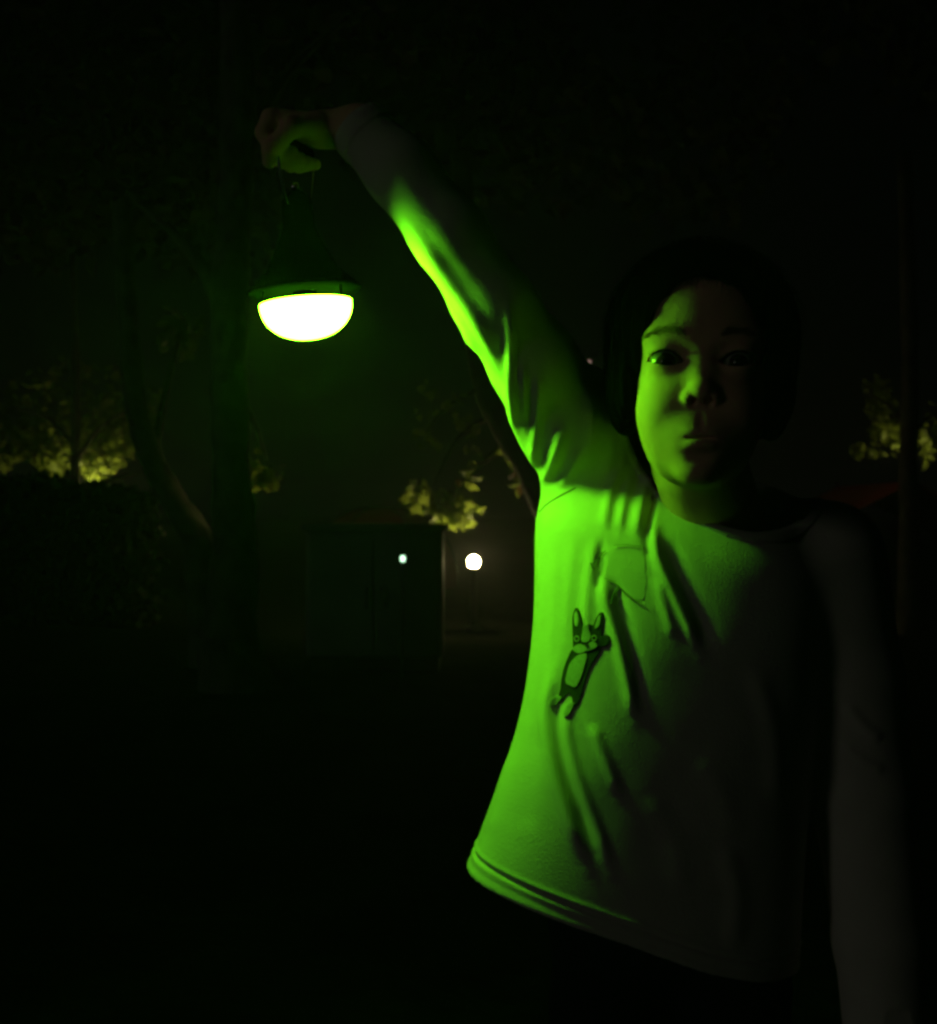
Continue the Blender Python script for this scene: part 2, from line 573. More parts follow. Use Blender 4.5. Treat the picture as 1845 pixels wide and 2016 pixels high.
# tree at the right edge
b4 = g(1790, 8.0)
tree('edge_tree', 'dark straight trunk with lamplit leaves at the right edge', b4,
     [b4 + (0, 0, -.05), P(1790, 1060, 8), P(1788, 900, 8), P(1792, 700, 8), P(1780, 300, 8)], [.09, .065, .058, .055, .045],
     [([P(1788, 850, 8), P(1750, 800, 8.2), P(1700, 770, 8.4)], .02), ([P(1788, 880, 8), P(1820, 830, 8.2), P(1860, 800, 8.4)], .02)],
     [(P(1745, 838, 8.6), (.10, .15, .12), 60, .08), (P(1735, 800, 8.6), (.10, .15, .10), 34, .08), (P(1730, 765, 8.7), (.10, .15, .10), 34, .08), (P(1766, 870, 8.6), (.05, .1, .1), 26, .08),
      (P(1690, 890, 8.6), (.05, .08, .06), 16, .07), (P(1728, 885, 8.6), (.05, .08, .05), 12, .07), (P(1822, 870, 8.5), (.05, .08, .14), 22, .08), (P(1850, 830, 8.6), (.15, .15, .15), 30, .08)]
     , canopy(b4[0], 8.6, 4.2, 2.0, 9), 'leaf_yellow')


# low dark hedge under the far-left crown
def hedge(x0, x1, Y, top, label):
    c0, c1 = P(x0, 1008, Y), P(x1, 1008, Y)
    root = empty('hedge', ((c0[0] + c1[0]) / 2, Y, 0))
    tag(root, label, 'hedge')
    mb = MB()
    k = 24
    for i in range(k):
        t = (i + .5) / k
        x = c0[0] + (c1[0] - c0[0]) * t
        hgt = top * (1 + .05 * math.sin(5 * t) + .03 * math.sin(17 * t))
        for z in np.arange(.1, hgt - .08, .18):
            clump(mb, (x, Y, z), (.16, .22, .14), 80, .075)
        clump(mb, (x, Y, hgt - .07), (.14, .2, .07), 80, .065)
    mb.build('foliage', M['hedge'], root)
    st = MB()
    for i in range(8):
        x = c0[0] + (c1[0] - c0[0]) * (i + .5) / 8
        st.tube([(x, Y, -.03), (x + .03, Y, .4), (x - .03, Y + .02, top * .8)], [.02, .015, .008], 6)
    st.build('stems', M['bark_dark'], root, True)


hedge(-60, 285, 8.4, .98, 'low dark hedge under the lamplit leaves at far left')


# ------------------------------------------------------------------ lamps
def bollard_lamp(label, p, R, glow):
    """round glowing globe on a post; a dish under it keeps the light off the ground"""
    root = empty('garden_lamp', (p[0], p[1], 0))
    tag(root, label, 'lamp', 'garden lamps in the park')
    T = Matrix.Translation(Vector(p))
    prof = [(R * math.sin(a), -R * math.cos(a)) for a in np.linspace(.05, math.pi - .05, 18)]
    MB().lathe(prof, T, 28).build('globe', M[glow], root, True)
    MB().tube([(p[0], p[1], -.05), (p[0], p[1], p[2] - R * 1.15)], [.03, .022], 12).build('post', M['dark_metal'], root, True)
    MB().lathe([(.02, -R * 1.3), (R * 1.0, -R * 1.15), (R * 1.35, -R * .95), (R * 1.33, -R * .92), (R * .9, -R * 1.08), (.02, -R * 1.02)], T, 28).build('dish', M['dark_metal'], root, True)
    MB().lathe([(.06, -.03), (.06, .01), (.05, .02), (.02, .025)], Matrix.Translation((p[0], p[1], 0)), 20).build('foot', M['dark_metal'], root, True)
    return root


bollard_lamp('bright yellow-white lamp shining beside the raised arm', P(933, 1106, 8.3), .036, 'lamp_glow')
bollard_lamp('lamp half hidden behind the hedge at far left', P(180, 984, 9.2), .052, 'lamp_glow_dim')
bollard_lamp('lamp half hidden among the leaves at the right edge', P(1786, 892, 8.45), .016, 'lamp_glow_dim')
bollard_lamp('lamp half hidden behind the broad tree trunk', P(468, 985, 6.3), .012, 'lamp_glow_dim')


def street_lamp(p):
    root = empty('street_lamp', (p[0], p[1], 0))
    tag(root, 'faint distant street lamp seen between the raised arm and the head', 'lamp')
    MB().tube([(p[0] + .5, p[1], -.05), (p[0] + .5, p[1], p[2] + .1), (p[0] + .42, p[1], p[2] + .28), (p[0] + .1, p[1], p[2] + .16)], [.06, .05, .04, .03], 10).build('post', M['dark_metal'], root, True)
    MB().lathe([(.01, .16), (.10, .12), (.13, .03), (.11, .025), (.01, .03)], Matrix.Translation(Vector(p)), 20).build('shade', M['dark_metal'], root, True)
    MB().lathe([(.004, -.045), (.03, -.03), (.04, 0), (.03, .022), (.004, .028)], Matrix.Translation(Vector(p)), 20).build('bulb', M['street_glow'], root, True)


street_lamp(P(1160, 712, 32.0))


def solar_stake(p):
    root = empty('solar_light', (p[0], p[1], 0))
    tag(root, 'tiny greenish-white stake light in front of the grey cabinet', 'lamp')
    T = Matrix.Translation(Vector(p))
    MB().lathe([(.002, -.013), (.008, -.010), (.0105, 0), (.008, .010), (.002, .014)], T, 16).build('bulb', M['solar_glow'], root, True)
    MB().tube([(p[0], p[1], -.04), (p[0], p[1], p[2] - .013)], .006, 8).build('stake', M['dark_metal'], root, True)
    MB().lathe([(.002, .030), (.016, .022), (.018, .014), (.002, .0142)], T, 16).build('cap', M['dark_metal'], root, True)


solar_stake(P(793, 1100, 5.3))


# ------------------------------------------------------------------ grey cabinet, tents
def cabinet():
    Y = 6.0
    x0, x1 = P(602, 0, Y)[0], P(872, 0, Y)[0]
    zt = P(0, 1046, Y)[2]
    root = empty('utility_cabinet', ((x0 + x1) / 2, Y + .2, 0))
    tag(root, 'dim grey utility cabinet standing left of the bright lamp', 'cabinet')
    MB().box((x0, Y, .08), (x1, Y + .4, zt), .012).build('body', M['grey_paint'], root)
    MB().box((x0 - .02, Y - .02, zt + .001), (x1 + .02, Y + .42, zt + .035), .01).build('top', M['grey_paint'], root)
    MB().box((x0 + .02, Y + .02, -.03), (x1 - .02, Y + .38, .079), 0).build('plinth', M['dark_metal'], root)
    xm = (x0 + x1) / 2
    for a, c_ in ((x0 + .02, xm - .004), (xm + .004, x1 - .02)):
        d = MB().box((a, Y - .014, .11), (c_, Y - .002, zt - .025), .004).build('door', M['grey_paint'], root)
        hx = c_ - .03 if a < xm - .01 else a + .03
        hx = xm - .035 if c_ < xm else xm + .035
        MB().tube([(hx, Y - .03, .32), (hx, Y - .03, .42)], .006, 8).build('handle', M['dark_metal'], d, True)


def dome_tent():
    c = P(752, 1008, 13.0)
    root = empty('dome_tent', (c[0], 13.0, 0))
    tag(root, 'dim red dome tent behind the grey cabinet', 'tent')
    a, bb, hh = .78, .8, P(0, 1000, 13.0)[2]
    for k in range(6):                                     # six cloth panels between the poles
        v, f = [], []
        nu, nv = 8, 14
        for i in range(nu + 1):
            for j in range(nv + 1):
                th = math.pi / 3 * (k + i / nu)
                ph = math.pi / 2 * j / nv
                sag = 1 - .05 * math.sin(math.pi * i / nu) * math.sin(2 * ph)
                v.append((c[0] + a * math.cos(th) * math.cos(ph) ** .75 * sag, 13 + bb * math.sin(th) * math.cos(ph) ** .75 * sag, hh * math.sin(ph) * sag))
        for i in range(nu):
            for j in range(nv):
                q = i * (nv + 1) + j
                f.append((q, q + nv + 1, q + nv + 2, q + 1))
        MB().add(v, f).build('panel', M['red_fabric'], root, True)
    for k in range(3):
        th = math.pi / 3 * k
        pts = [(c[0] + a * 1.01 * math.cos(th) * math.cos(ph), 13 + bb * 1.01 * math.sin(th) * math.cos(ph), hh * 1.012 * math.sin(ph))
               for ph in np.linspace(0, math.pi, 25)]
        pts = [(c[0] + (p_[0] - c[0]) * (abs(math.cos(ph)) ** -.25 if abs(math.cos(ph)) > .05 else 1), 13 + (p_[1] - 13) * (abs(math.cos(ph)) ** -.25 if abs(math.cos(ph)) > .05 else 1), p_[2])
               for p_, ph in zip(pts, np.linspace(0, math.pi, 25))]
        MB().tube(pts, .01, 6).build('pole', M['dark_metal'], root, True)


def ridge_tent():
    A = P(1628, 1040, 8.6); Bp = P(1790, 948, 8.8)
    root = empty('ridge_tent', (Bp[0], 9.4, 0))
    tag(root, 'dim red ridge tent with a sloping roof behind the child at right', 'tent')
    L = 1.8
    for s_, nm_ in ((-1, 'fly_sheet'), (1, 'fly_sheet')):
        v, f = [], []
        dx = abs(Bp[0] - A[0]) * 1.25
        for i in range(13):
            for j in range(13):
                u, t = i / 12, j / 12
                sag = -.035 * math.sin(math.pi * u) * math.sin(math.pi * t)
                v.append((Bp[0] + s_ * dx * t, 8.7 + L * u, Bp[2] + sag - (Bp[2] - A[2]) * 1.25 * t))
        for i in range(12):
            for j in range(12):
                q = i * 13 + j
                f.append((q, q + 1, q + 14, q + 13))
        MB().add(v, f).build(nm_, M['red_fabric'], root, True)
    for yy in (8.7, 8.7 + L):
        MB().tube([(Bp[0], yy, -.03), (Bp[0], yy, Bp[2] + .03)], .012, 8).build('pole', M['dark_metal'], root, True)
    for s_ in (-1, 1):
        v = [(Bp[0] + s_ * dx, 8.7, Bp[2] - (Bp[2] - A[2]) * 1.25), (Bp[0] + s_ * dx, 8.7 + L, Bp[2] - (Bp[2] - A[2]) * 1.25),
             (Bp[0] + s_ * dx * 1.2, 8.7 + L, 0), (Bp[0] + s_ * dx * 1.2, 8.7, 0)]
        MB().add(v, [(0, 1, 2, 3)]).build('side_wall', M['red_fabric'], root, False)


cabinet()
dome_tent()
ridge_tent()

# ------------------------------------------------------------------ lantern in the child's hand
LY = 0.990
L0 = P(602, 597, LY)                                        # centre of the bowl's rim
LR = 0.0364                                                  # rim radius
LT = Matrix.Translation(Vector(L0)) @ Matrix.Rotation(math.radians(-5.0), 4, 'Y') @ Matrix.Rotation(math.radians(1), 4, 'X')
BAR = P(583, 290, LY)                                       # middle of the grip


def lantern():
    root = empty('lantern', tuple(L0 - np.array([0, 0, .03])))
    tag(root, 'green glowing lantern with a bowl-shaped glass hanging from the raised hand', 'lantern')
    n_ = 22
    prof = [(LR * math.sin(t) ** .92 + 1e-4, -.0285 * math.cos(t) ** .9) for t in np.linspace(0.02, math.pi / 2, n_)]
    inner = [(r_ * (1 - .06 * min(1, abs(z_) / .010)) , z_ * .94 + .0001) for r_, z_ in prof[::-1]]
    MB().lathe(prof + inner, LT, 48).build('glass_bowl', M['green_glow'], root, True)
    # hood above the open bowl, narrowing to a neck
    hood = [(.004, .0095), (LR * 1.22, .0090), (LR * 1.26, .0098), (LR * 1.20, .0125), (LR * .80, .026), (LR * .52, .046), (LR * .36, .060), (LR * .32, .082), (LR * .18, .088), (.002, .090)]
    MB().lathe(hood, LT, 48).build('hood', M['black_plastic'], root, True)
    MB().lathe([(.002, -.004), (LR * .24, -.003), (LR * .26, .0088), (.002, .0093)], LT, 32).build('lamp_socket', M['black_plastic'], root, True)
    for k in range(3):
        a = math.radians(90 + 120 * k)
        p0 = LT @ Vector((LR * .965 * math.cos(a), LR * .965 * math.sin(a), -.002))
        p1 = LT @ Vector((LR * .96 * math.cos(a), LR * .96 * math.sin(a), .0092))
        MB().tube([p0, p1], .0011, 6).build('strut', M['black_plastic'], root, True)
    # bail: wire from the neck up to the grip
    ax = Vector((.42, .90, -.05)).normalized()
    e0 = LT @ Vector((0, 0, .074))
    u = ax * .026
    Bv = Vector(BAR)
    pts = [e0 - ax * .0105, e0 - ax * .018 + Vector((0, 0, .006)), Bv - u + Vector((0, 0, -.012)), Bv - u * .93, Bv, Bv + u * .93,
           Bv + u + Vector((0, 0, -.012)), e0 + ax * .018 + Vector((0, 0, .006)), e0 + ax * .0105]
    MB().tube(catmull(pts, 6), .0013, 8).build('bail', M['steel'], root, True)
    MB().tube([Bv - ax * .021, Bv - ax * .019, Bv + ax * .019, Bv + ax * .021], [.004, .0052, .0052, .004], 14).build('grip', M['black_plastic'], root, True)
    MB().lathe([(.0015, .0885), (.0035, .0900), (.0040, .0930), (.0025, .0955), (.0004, .0962)], LT, 16).build('finial', M['steel'], root, True)
    return ax


BAX = np.array(lantern())

# ------------------------------------------------------------------ the child
person = empty('person', (P(1400, 0, 1.06)[0], 1.06, 0))
tag(person, 'child in a pale long-sleeved shirt raising one arm to hold up the glowing lantern', 'person')

PY = np.array([900, 960, 1010, 1060, 1150, 1250, 1400, 1500, 1600, 1715, 1850, 2000], float)
SD = 1.03                                                   # depth at which the body's outline is seen
TZ = CAM_Z - (PY - 1008) / FPX * SD
TL = (np.array([1180, 1078, 1060, 1058, 1058, 1054, 1034, 1006, 970, 926, 870, 815]) - 922.5) / FPX * SD
TR = (np.array([1560, 1600, 1640, 1655, 1650, 1640, 1618, 1610, 1604, 1600, 1596, 1592]) - 922.5) / FPX * SD
TF = np.array([.992, .974, .963, .955, .947, .943, .945, .948, .952, .955, .960, .965]) + 0.035
TB = np.array([1.07, 1.09, 1.10, 1.11, 1.115, 1.112, 1.105, 1.10, 1.10, 1.105, 1.11, 1.115]) + 0.035
o_ = np.argsort(TZ)
TZ, TL, TR, TF, TB = TZ[o_], TL[o_], TR[o_], TF[o_], TB[o_]
zf = np.linspace(TZ[0] - .1, TZ[-1] + .1, 700)                 # round off the kinks between the measured rows
ker = np.hanning(75); ker /= ker.sum()
soft = lambda t: np.convolve(np.pad(np.interp(zf, TZ, t), 37, mode='edge'), ker, 'valid')
TL, TR, TF, TB = soft(TL), soft(TR), soft(TF), soft(TB)
TZ = zf
ARM = [P(716, 262, 0.985), P(790, 338, 0.978), P(885, 462, 0.975), P(978, 605, 0.986), P(1050, 715, 1.009), P(1122, 826, 1.046), P(1208, 958, 1.100)]
ARMR = [.0240, .0270, .0285, .0300, .0345, .0435, .0500]
ARM2 = [P(1625, 1100, 1.06), P(1672, 1330, 1.06), P(1702, 1560, 1.055), P(1732, 1850, 1.045), P(1748, 2080, 1.035)]
ARM2R = [.050, .043, .041, .037, .034]
# neckline: an ellipse in plan, lower in front and on the side of the hanging arm
NX, NY, NA, NB = P(1428, 0, 1.07)[0], 1.068, .0645, .064
N_L, N_R = P(0, 950, 1.065)[2], P(0, 988, 1.065)[2]
N_F, N_B = P(0, 1042, 1.004)[2], P(0, 930, 1.13)[2]


def neck_plan(q):
    dx, dy = (q[:, 0] - NX) / NA, (q[:, 1] - NY) / NB
    z = .5 * (N_F + N_B) + .5 * (N_R - N_L) * dx + .5 * (N_B - N_F) * dy + (.5 * (N_L + N_R) - .5 * (N_F + N_B)) * dx * dx
    return np.sqrt(dx * dx + dy * dy), z


def shirt_solid(q):
    x, y, z = q[:, 0], q[:, 1], q[:, 2]
    l, r, fr, bk = (np.interp(z, TZ, t) for t in (TL, TR, TF, TB))
    cx, a, cy, bb = (l + r) / 2, (r - l) / 2, (fr + bk) / 2, (bk - fr) / 2
    ex = 2.5
    rr = ((np.abs(x - cx) / a) ** ex + (np.abs(y - cy) / bb) ** ex) ** (1 / ex)
    d = (rr - 1) * np.minimum(a, bb)
    # shoulder line
    px = 922.5 + x / SD * FPX
    top = CAM_Z - (np.interp(px, [1050, 1120, 1200, 1280, 1350, 1440, 1520, 1600, 1660, 1720], [930, 918, 926, 938, 955, 985, 1008, 1030, 1052, 1105]) - 1008) / FPX * SD
    slope = np.abs(y - 1.06) * .35
    d = smax(d, (z - top + slope) * .9, .035)
    nr_, nz_ = neck_plan(q)
    stump = np.maximum(smax((nr_ - 1 - np.clip(nz_ - z, -.02, .05) * 3.5) * .055, (nz_ - z - .028) * .8, .03), z - nz_ - .012)
    d = smin(d, stump, .022)
    d = smin(d, chain(q, ARM, ARMR, .012), .030)
    d = smin(d, chain(q, ARM2, ARM2R, .01), .016)
    return d


ADIR = (ARM[0] - ARM[1]) / np.linalg.norm(ARM[0] - ARM[1])
ADIR2 = (ARM2[-1] - ARM2[-2]) / np.linalg.norm(ARM2[-1] - ARM2[-2])
CUFF = ARM[0] + ADIR * .010
CUFF2 = ARM2[-1] - ADIR2 * .01


def neck_cut(q):
    """positive above the neckline"""
    nr_, nz_ = neck_plan(q)
    return np.minimum(q[:, 2] - nz_ - .10 * np.clip(nr_ - 1.06, 0, 9), (1.6 - nr_) * .06)


def hem_cut(q):
    px = 922.5 + q[:, 0] / q[:, 1] * FPX
    py = np.interp(px, [800, 928, 1110, 1260, 1400, 1500, 1570, 1620], [1690, 1757, 1818, 1868, 1922, 1950, 1956, 1935])
    zh = CAM_Z - (py - 1008) / FPX * 1.0
    arm = chain(q, ARM2, [r_ + .004 for r_ in ARM2R])           # the hanging sleeve is not hemmed here
    return np.where(arm < .002, -.05, zh - q[:, 2])


def shirt_sdf(q):
    d = shirt_solid(q)
    d = np.maximum(d, -(d + .0032))
    d = np.maximum(d, neck_cut(q))
    d = np.maximum(d, hem_cut(q))
    d = np.maximum(d, (q - CUFF.astype(np.float32)) @ ADIR.astype(np.float32))
    d = np.maximum(d, np.where(q[:, 2] < .6, (q - CUFF2.astype(np.float32)) @ ADIR2.astype(np.float32), -1))
    return d


# folds: polyline in picture units, height in mm, half-width in picture units
FOLDS = [
    # raised sleeve
    ([(800, 436), (860, 520), (930, 622), (985, 722), (1018, 812), (1042, 890)], 4.2, 15),
    ([(1001, 598), (1005, 690), (1016, 790), (1040, 880)], 5.0, 11),
    ([(1030, 705), (1034, 790), (1048, 880)], 3.4, 7.5),
    ([(1060, 735), (1058, 830), (1052, 925)], 5.0, 11),
    ([(1110, 835), (1094, 890), (1070, 960)], 4.6, 12),
    ([(1146, 880), (1124, 925), (1100, 965)], 2.6, 12),
    ([(860, 575), (905, 632), (950, 700)], 1.6, 10),
    ([(896, 650), (946, 690), (985, 740)], 2.0, 9),
    ([(1150, 730), (1165, 830), (1150, 930)], 1.6, 15),
    ([(1190, 790), (1205, 870), (1190, 940)], 1.6, 12),
    ([(1225, 850), (1225, 910), (1205, 960)], 1.6, 10),
    # top of the chest
    ([(1216, 915), (1200, 975), (1188, 1050)], 2.8, 12),
    ([(1243, 925), (1230, 985), (1218, 1050)], 2.4, 10),
    ([(1283, 930), (1264, 985), (1252, 1060)], 4.2, 14),
    ([(1296, 955), (1280, 1010), (1276, 1060), (1284, 1110)], -2.8, 10),
    ([(1284, 1010), (1290, 1085), (1318, 1150), (1352, 1225), (1380, 1290)], 3.6, 14),
    ([(1310, 1050), (1338, 1130), (1375, 1210), (1405, 1290)], -3.2, 20),
    ([(1178, 1120), (1196, 1195), (1220, 1270), (1240, 1360), (1250, 1420)], 3.8, 15),
    ([(1204, 1130), (1228, 1220), (1250, 1310), (1268, 1400)], -2.6, 15),
    ([(1292, 1130), (1310, 1200), (1330, 1260)], 2.0, 12),
    # side of the body
    ([(1172, 1060), (1160, 1150), (1152, 1260)], 1.8, 13),
    ([(1186, 1060), (1180, 1120), (1178, 1170)], -2.2, 9),
    ([(1128, 1050), (1122, 1150), (1108, 1290)], 1.3, 14),
    ([(1092, 1080), (1092, 1200), (1082, 1330)], 1.2, 13),
    # long fold down to the hem
    ([(1108, 1270), (1082, 1370), (1080, 1450), (1098, 1540), (1128, 1630), (1160, 1710)], 4.8, 17),
    ([(1096, 1330), (1094, 1420), (1110, 1510), (1140, 1590), (1172, 1680)], -3.2, 12),
    ([(1118, 1380), (1118, 1450), (1142, 1540), (1180, 1640), (1205, 1720)], 2.8, 12),
    ([(1162, 1420), (1190, 1490), (1222, 1570)], 2.6, 13),
    ([(1010, 1480), (985, 1570), (962, 1650)], 1.4, 18),
    ([(1062, 1420), (1040, 1540), (1030, 1650)], -1.5, 24),
    # faint folds on the shaded side
    ([(1370, 1480), (1420, 1560), (1450, 1660)], 1.3, 28),
    ([(1270, 1560), (1325, 1660), (1345, 1770)], 1.2, 26),
    ([(1480, 1300), (1520, 1440), (1530, 1600)], 2.4, 24),
    ([(1420, 1650), (1450, 1760), (1440, 1880)], 2.2, 24),
    ([(1660, 1380), (1700, 1430), (1740, 1460)], 2.5, 14),
    ([(1650, 1460), (1700, 1500), (1745, 1520)], 2.0, 12),
]


def poly_dist(px, py, pts):
    pts = np.array([p for p in catmull([(a, b_, 0) for a, b_ in pts], 6)])[:, :2]
    best = np.full(len(px), 1e9); tt = np.zeros(len(px))
    nseg = len(pts) - 1
    for i in range(nseg):
        a, b_ = pts[i], pts[i + 1]
        d = b_ - a
        t = ((px - a[0]) * d[0] + (py - a[1]) * d[1]) / (d @ d + 1e-9)
        tc_ = np.clip(t, 0, 1)
        ds = np.hypot(px - a[0] - tc_ * d[0], py - a[1] - tc_ * d[1])
        m = ds < best
        best[m] = ds[m]; tt[m] = (i + tc_[m]) / nseg
    return best, tt


def fold_height(V, N):
    px, py = proj(V)
    front = np.clip((.55 - N[:, 1]) / .35, 0, 1)
    out = np.zeros(len(V))
    for pts, amp, wd in FOLDS:
        xs = [p[0] for p in pts]; ys = [p[1] for p in pts]
        m = (px > min(xs) - 4 * wd) & (px < max(xs) + 4 * wd) & (py > min(ys) - 4 * wd) & (py < max(ys) + 4 * wd)
        if not m.any(): continue
        d, t = poly_dist(px[m], py[m], pts)
        taper = np.clip(np.minimum(t, 1 - t) / .22, 0, 1)
        taper = taper * taper * (3 - 2 * taper)
        out[m] += amp * .001 * np.exp(-(d / wd) ** 2 * 1.2) * (.12 + .88 * taper)
    out *= front
    # general crumple of soft jersey
    x, y, z = V.T
    out += .0003 * np.sin(62 * x + 9 * z + 2.2 * np.sin(11 * z)) * np.sin(9 * z - 14 * x + 20 * y + 1.3)
    out += .00015 * np.sin(120 * x - 22 * z + 2 * np.sin(17 * z)) * np.sin(23 * z + 30 * y)
    return out


def build_shirt():
    V, Q = mesh_sdf(shirt_sdf, (-.13, .87, .31), (.39, 1.18, 1.14), .0017)
    Vf = V.astype(np.float32)
    N = grad(shirt_solid, V)
    D = fold_height(V, N)
    nc = -neck_cut(Vf)
    hc = -hem_cut(Vf)
    cc = -((V - CUFF) @ ADIR)
    front_h = np.clip((hc - .0) / .001, 0, 1)
    band = lambda d_, w_: np.clip(d_ / .0012, 0, 1) * np.clip((w_ - d_) / .0014, 0, 1)
    D += .0020 * band(nc, .0150)                               # ribbed collar
    D += .0006 * band(hc, .0170) * (V[:, 2] < .62)             # hem
    D -= .0016 * np.exp(-((hc - .0185) / .0022) ** 2) * (V[:, 2] < .62)
    D += .0012 * np.exp(-((hc - .0215) / .0022) ** 2) * (V[:, 2] < .62)
    D += .0010 * band(cc, .018)                                # cuff
    D -= .0008 * np.exp(-((hc - .0090) / .0035) ** 2) * (V[:, 2] < .62)
    V = V + N * D[:, None]
    edge_m = (np.minimum(np.minimum(np.abs(nc), np.abs(hc)), np.abs(cc)) < .0045)
    V = relax(V, Q, edge_m, 5)
    ncq = nc[Q].mean(1); hcq = hc[Q].mean(1); ccq = cc[Q].mean(1); zq = V[Q][:, :, 2].mean(1)
    xq = V[Q][:, :, 0].mean(1)
    mc = ncq < .0150
    mh = (hcq < .0170) & (zq < .62) & ~mc
    mk = (ccq < .018) & (zq > .9) & (xq < .05) & ~mc
    main = ~(mc | mh | mk)
    sh = mesh_obj('shirt', *compact(V, Q[main]), M['shirt'], person)
    sh['label'] = 'pale long-sleeved jersey shirt pulled up by the raised arm'
    mesh_obj('collar', *compact(V, Q[mc]), M['rib'], sh)
    mesh_obj('hem', *compact(V, Q[mh]), M['shirt'], sh)
    mesh_obj('cuff', *compact(V, Q[mk]), M['shirt'], sh)
    tree_ = BVHTree.FromPolygons([Vector(v) for v in V.tolist()], Q.tolist())
    return sh, tree_


shirt, SHIRT_BVH = build_shirt()


def on_shirt(px, py, off):
    d = Vector(P(px, py, 1.0)) - Vector((0, 0, CAM_Z))
    d.normalize()
    hit, nrm, _, _ = SHIRT_BVH.ray_cast(Vector((0, 0, CAM_Z)), d)
    if hit is None: return None
    if nrm.dot(d) > 0: nrm = -nrm
    return hit + nrm * off


# embroidered dog and pocket; coordinates are those of an enlarged view of the chest
def E(pt): return (988.2 + .2984 * pt[0], 902.3 + .2984 * pt[1])


def patch(name, outline, mat_, parent, off, step=1.6, curve=True):
    pts = [E(p) for p in outline]
    if curve:
        loop = [(a, b_, 0) for a, b_ in pts]
        cl = catmull(loop + loop[:3], 4)
        cl = cl[4:4 + 4 * len(loop)]
        pts = [(p[0], p[1]) for p in cl]
    n_ = len(pts)
    xs = [p[0] for p in pts]; ys = [p[1] for p in pts]
    inner = []
    for gx in np.arange(min(xs), max(xs), step):
        for gy in np.arange(min(ys), max(ys), step):
            inside = False
            j = n_ - 1
            for i in range(n_):
                if (pts[i][1] > gy) != (pts[j][1] > gy) and gx < (pts[j][0] - pts[i][0]) * (gy - pts[i][1]) / (pts[j][1] - pts[i][1]) + pts[i][0]:
                    inside = not inside
                j = i
            if inside: inner.append((gx + random.uniform(-.2, .2), gy + random.uniform(-.2, .2)))
    v2 = [Vector(p) for p in pts + inner]
    ov, oe, of, _, _, _ = delaunay_2d_cdt(v2, [], [list(range(n_))], 1, 1e-4)
    v3 = []
    for p in ov:
        h = on_shirt(p[0], p[1], off)
        v3.append(h if h is not None else Vector(P(p[0], p[1], .95)))
    # edge wall down into the cloth so the patch has thickness
    V = [tuple(p) for p in v3]
    F = [tuple(reversed(f)) for f in of]
    edge = {}
    for f in F:
        for a, b_ in zip(f, f[1:] + f[:1]):
            edge[(a, b_)] = edge.get((a, b_), 0) + 1
    low = {}
    for (a, b_) in list(edge):
        if (b_, a) not in edge:
            for k in (a, b_):
                if k not in low:
                    h = on_shirt(ov[k][0], ov[k][1], -.0008)
                    low[k] = len(V)
                    V.append(tuple(h) if h is not None else V[k])
            F.append((b_, a, low[a], low[b_]))
    return mesh_obj(name, V, F, mat_, parent, True)


def thread(name, pts, mat_, parent, rad=.00045, off=.0003, dash=None):
    pts = catmull([(a, b_, 0) for a, b_ in pts], 10)
    w3 = []
    for p in pts:
        h = on_shirt(p[0], p[1], off)
        if h is not None: w3.append(np.array(h))
    mb = MB()
    if dash:
        for i in range(0, len(w3) - 2, dash * 2):
            mb.tube(w3[i:i + dash + 1], rad, 5)
    elif len(w3) > 2:
        mb.tube(w3, rad, 5)
    if mb.v: mb.build(name, mat_, parent, True)


pocket = patch('pocket', [(600, 705), (660, 640), (740, 580), (935, 585), (950, 700), (955, 830), (940, 935), (880, 935), (770, 845), (690, 795)], M['shirt'], shirt, .00015, 3, False)
thread('pocket_stitching', [E(p) for p in [(600, 700), (640, 655), (690, 612)]], M['thread'], pocket, .0005, .0014)
thread('pocket_stitching', [E(p) for p in [(740, 578), (800, 572), (870, 578), (925, 582)]], M['thread'], pocket, .0004, .0013, 1)
thread('pocket_stitching', [E(p) for p in [(680, 795), (730, 815), (775, 850), (830, 905), (880, 940), (910, 950)]], M['thread'], pocket, .0006, .0013, 1)
thread('pocket_stitching', [E(p) for p in [(778, 850), (740, 890), (715, 960)]], M['thread'], pocket, .0006, .0008)
thread('shoulder_seam', [(1062, 1008), (1078, 992), (1100, 978), (1134, 960)], M['thread'], shirt, .0006, .0001)
thread('shoulder_seam', [E(p) for p in [(585, 690), (596, 712), (600, 730)]], M['thread'], shirt, .0006, .0003)

dog = patch('embroidered_dog', [(470, 1258), (440, 1310), (412, 1380), (395, 1460), (386, 1530), (372, 1580), (398, 1600), (432, 1556), (456, 1562), (466, 1590), (470, 1625), (486, 1640), (505, 1610), (526, 1560), (547, 1480), (578, 1390), (612, 1330), (645, 1275), (652, 1235), (600, 1255), (560, 1270), (510, 1280)],
            M['patch_black'], shirt, .0010)
dog['label'] = 'embroidered black and white dog with upright ears'
patch('head', [(470, 1040), (490, 988), (512, 1002), (528, 1055), (537, 1098), (570, 1092), (602, 1100), (616, 1068), (644, 1024), (668, 1018), (673, 1058), (662, 1130), (655, 1195), (642, 1236), (600, 1262), (560, 1275), (512, 1292), (476, 1262), (472, 1190), (469, 1110)], M['patch_black'], dog, .0013)
patch('ear', [(484, 1035), (496, 1008), (510, 1040), (515, 1080), (503, 1108), (487, 1095)], M['patch_white'], dog, .0019)
patch('ear', [(624, 1090), (642, 1046), (657, 1038), (654, 1080), (640, 1112), (618, 1122)], M['patch_white'], dog, .0019)
patch('blaze', [(546, 1098), (572, 1096), (580, 1138), (590, 1178), (566, 1212), (532, 1204), (538, 1150)], M['patch_white'], dog, .0019)
patch('muzzle', [(472, 1256), (515, 1226), (556, 1236), (600, 1208), (634, 1236), (602, 1258), (560, 1272), (512, 1288)], M['patch_white'], dog, .0019)
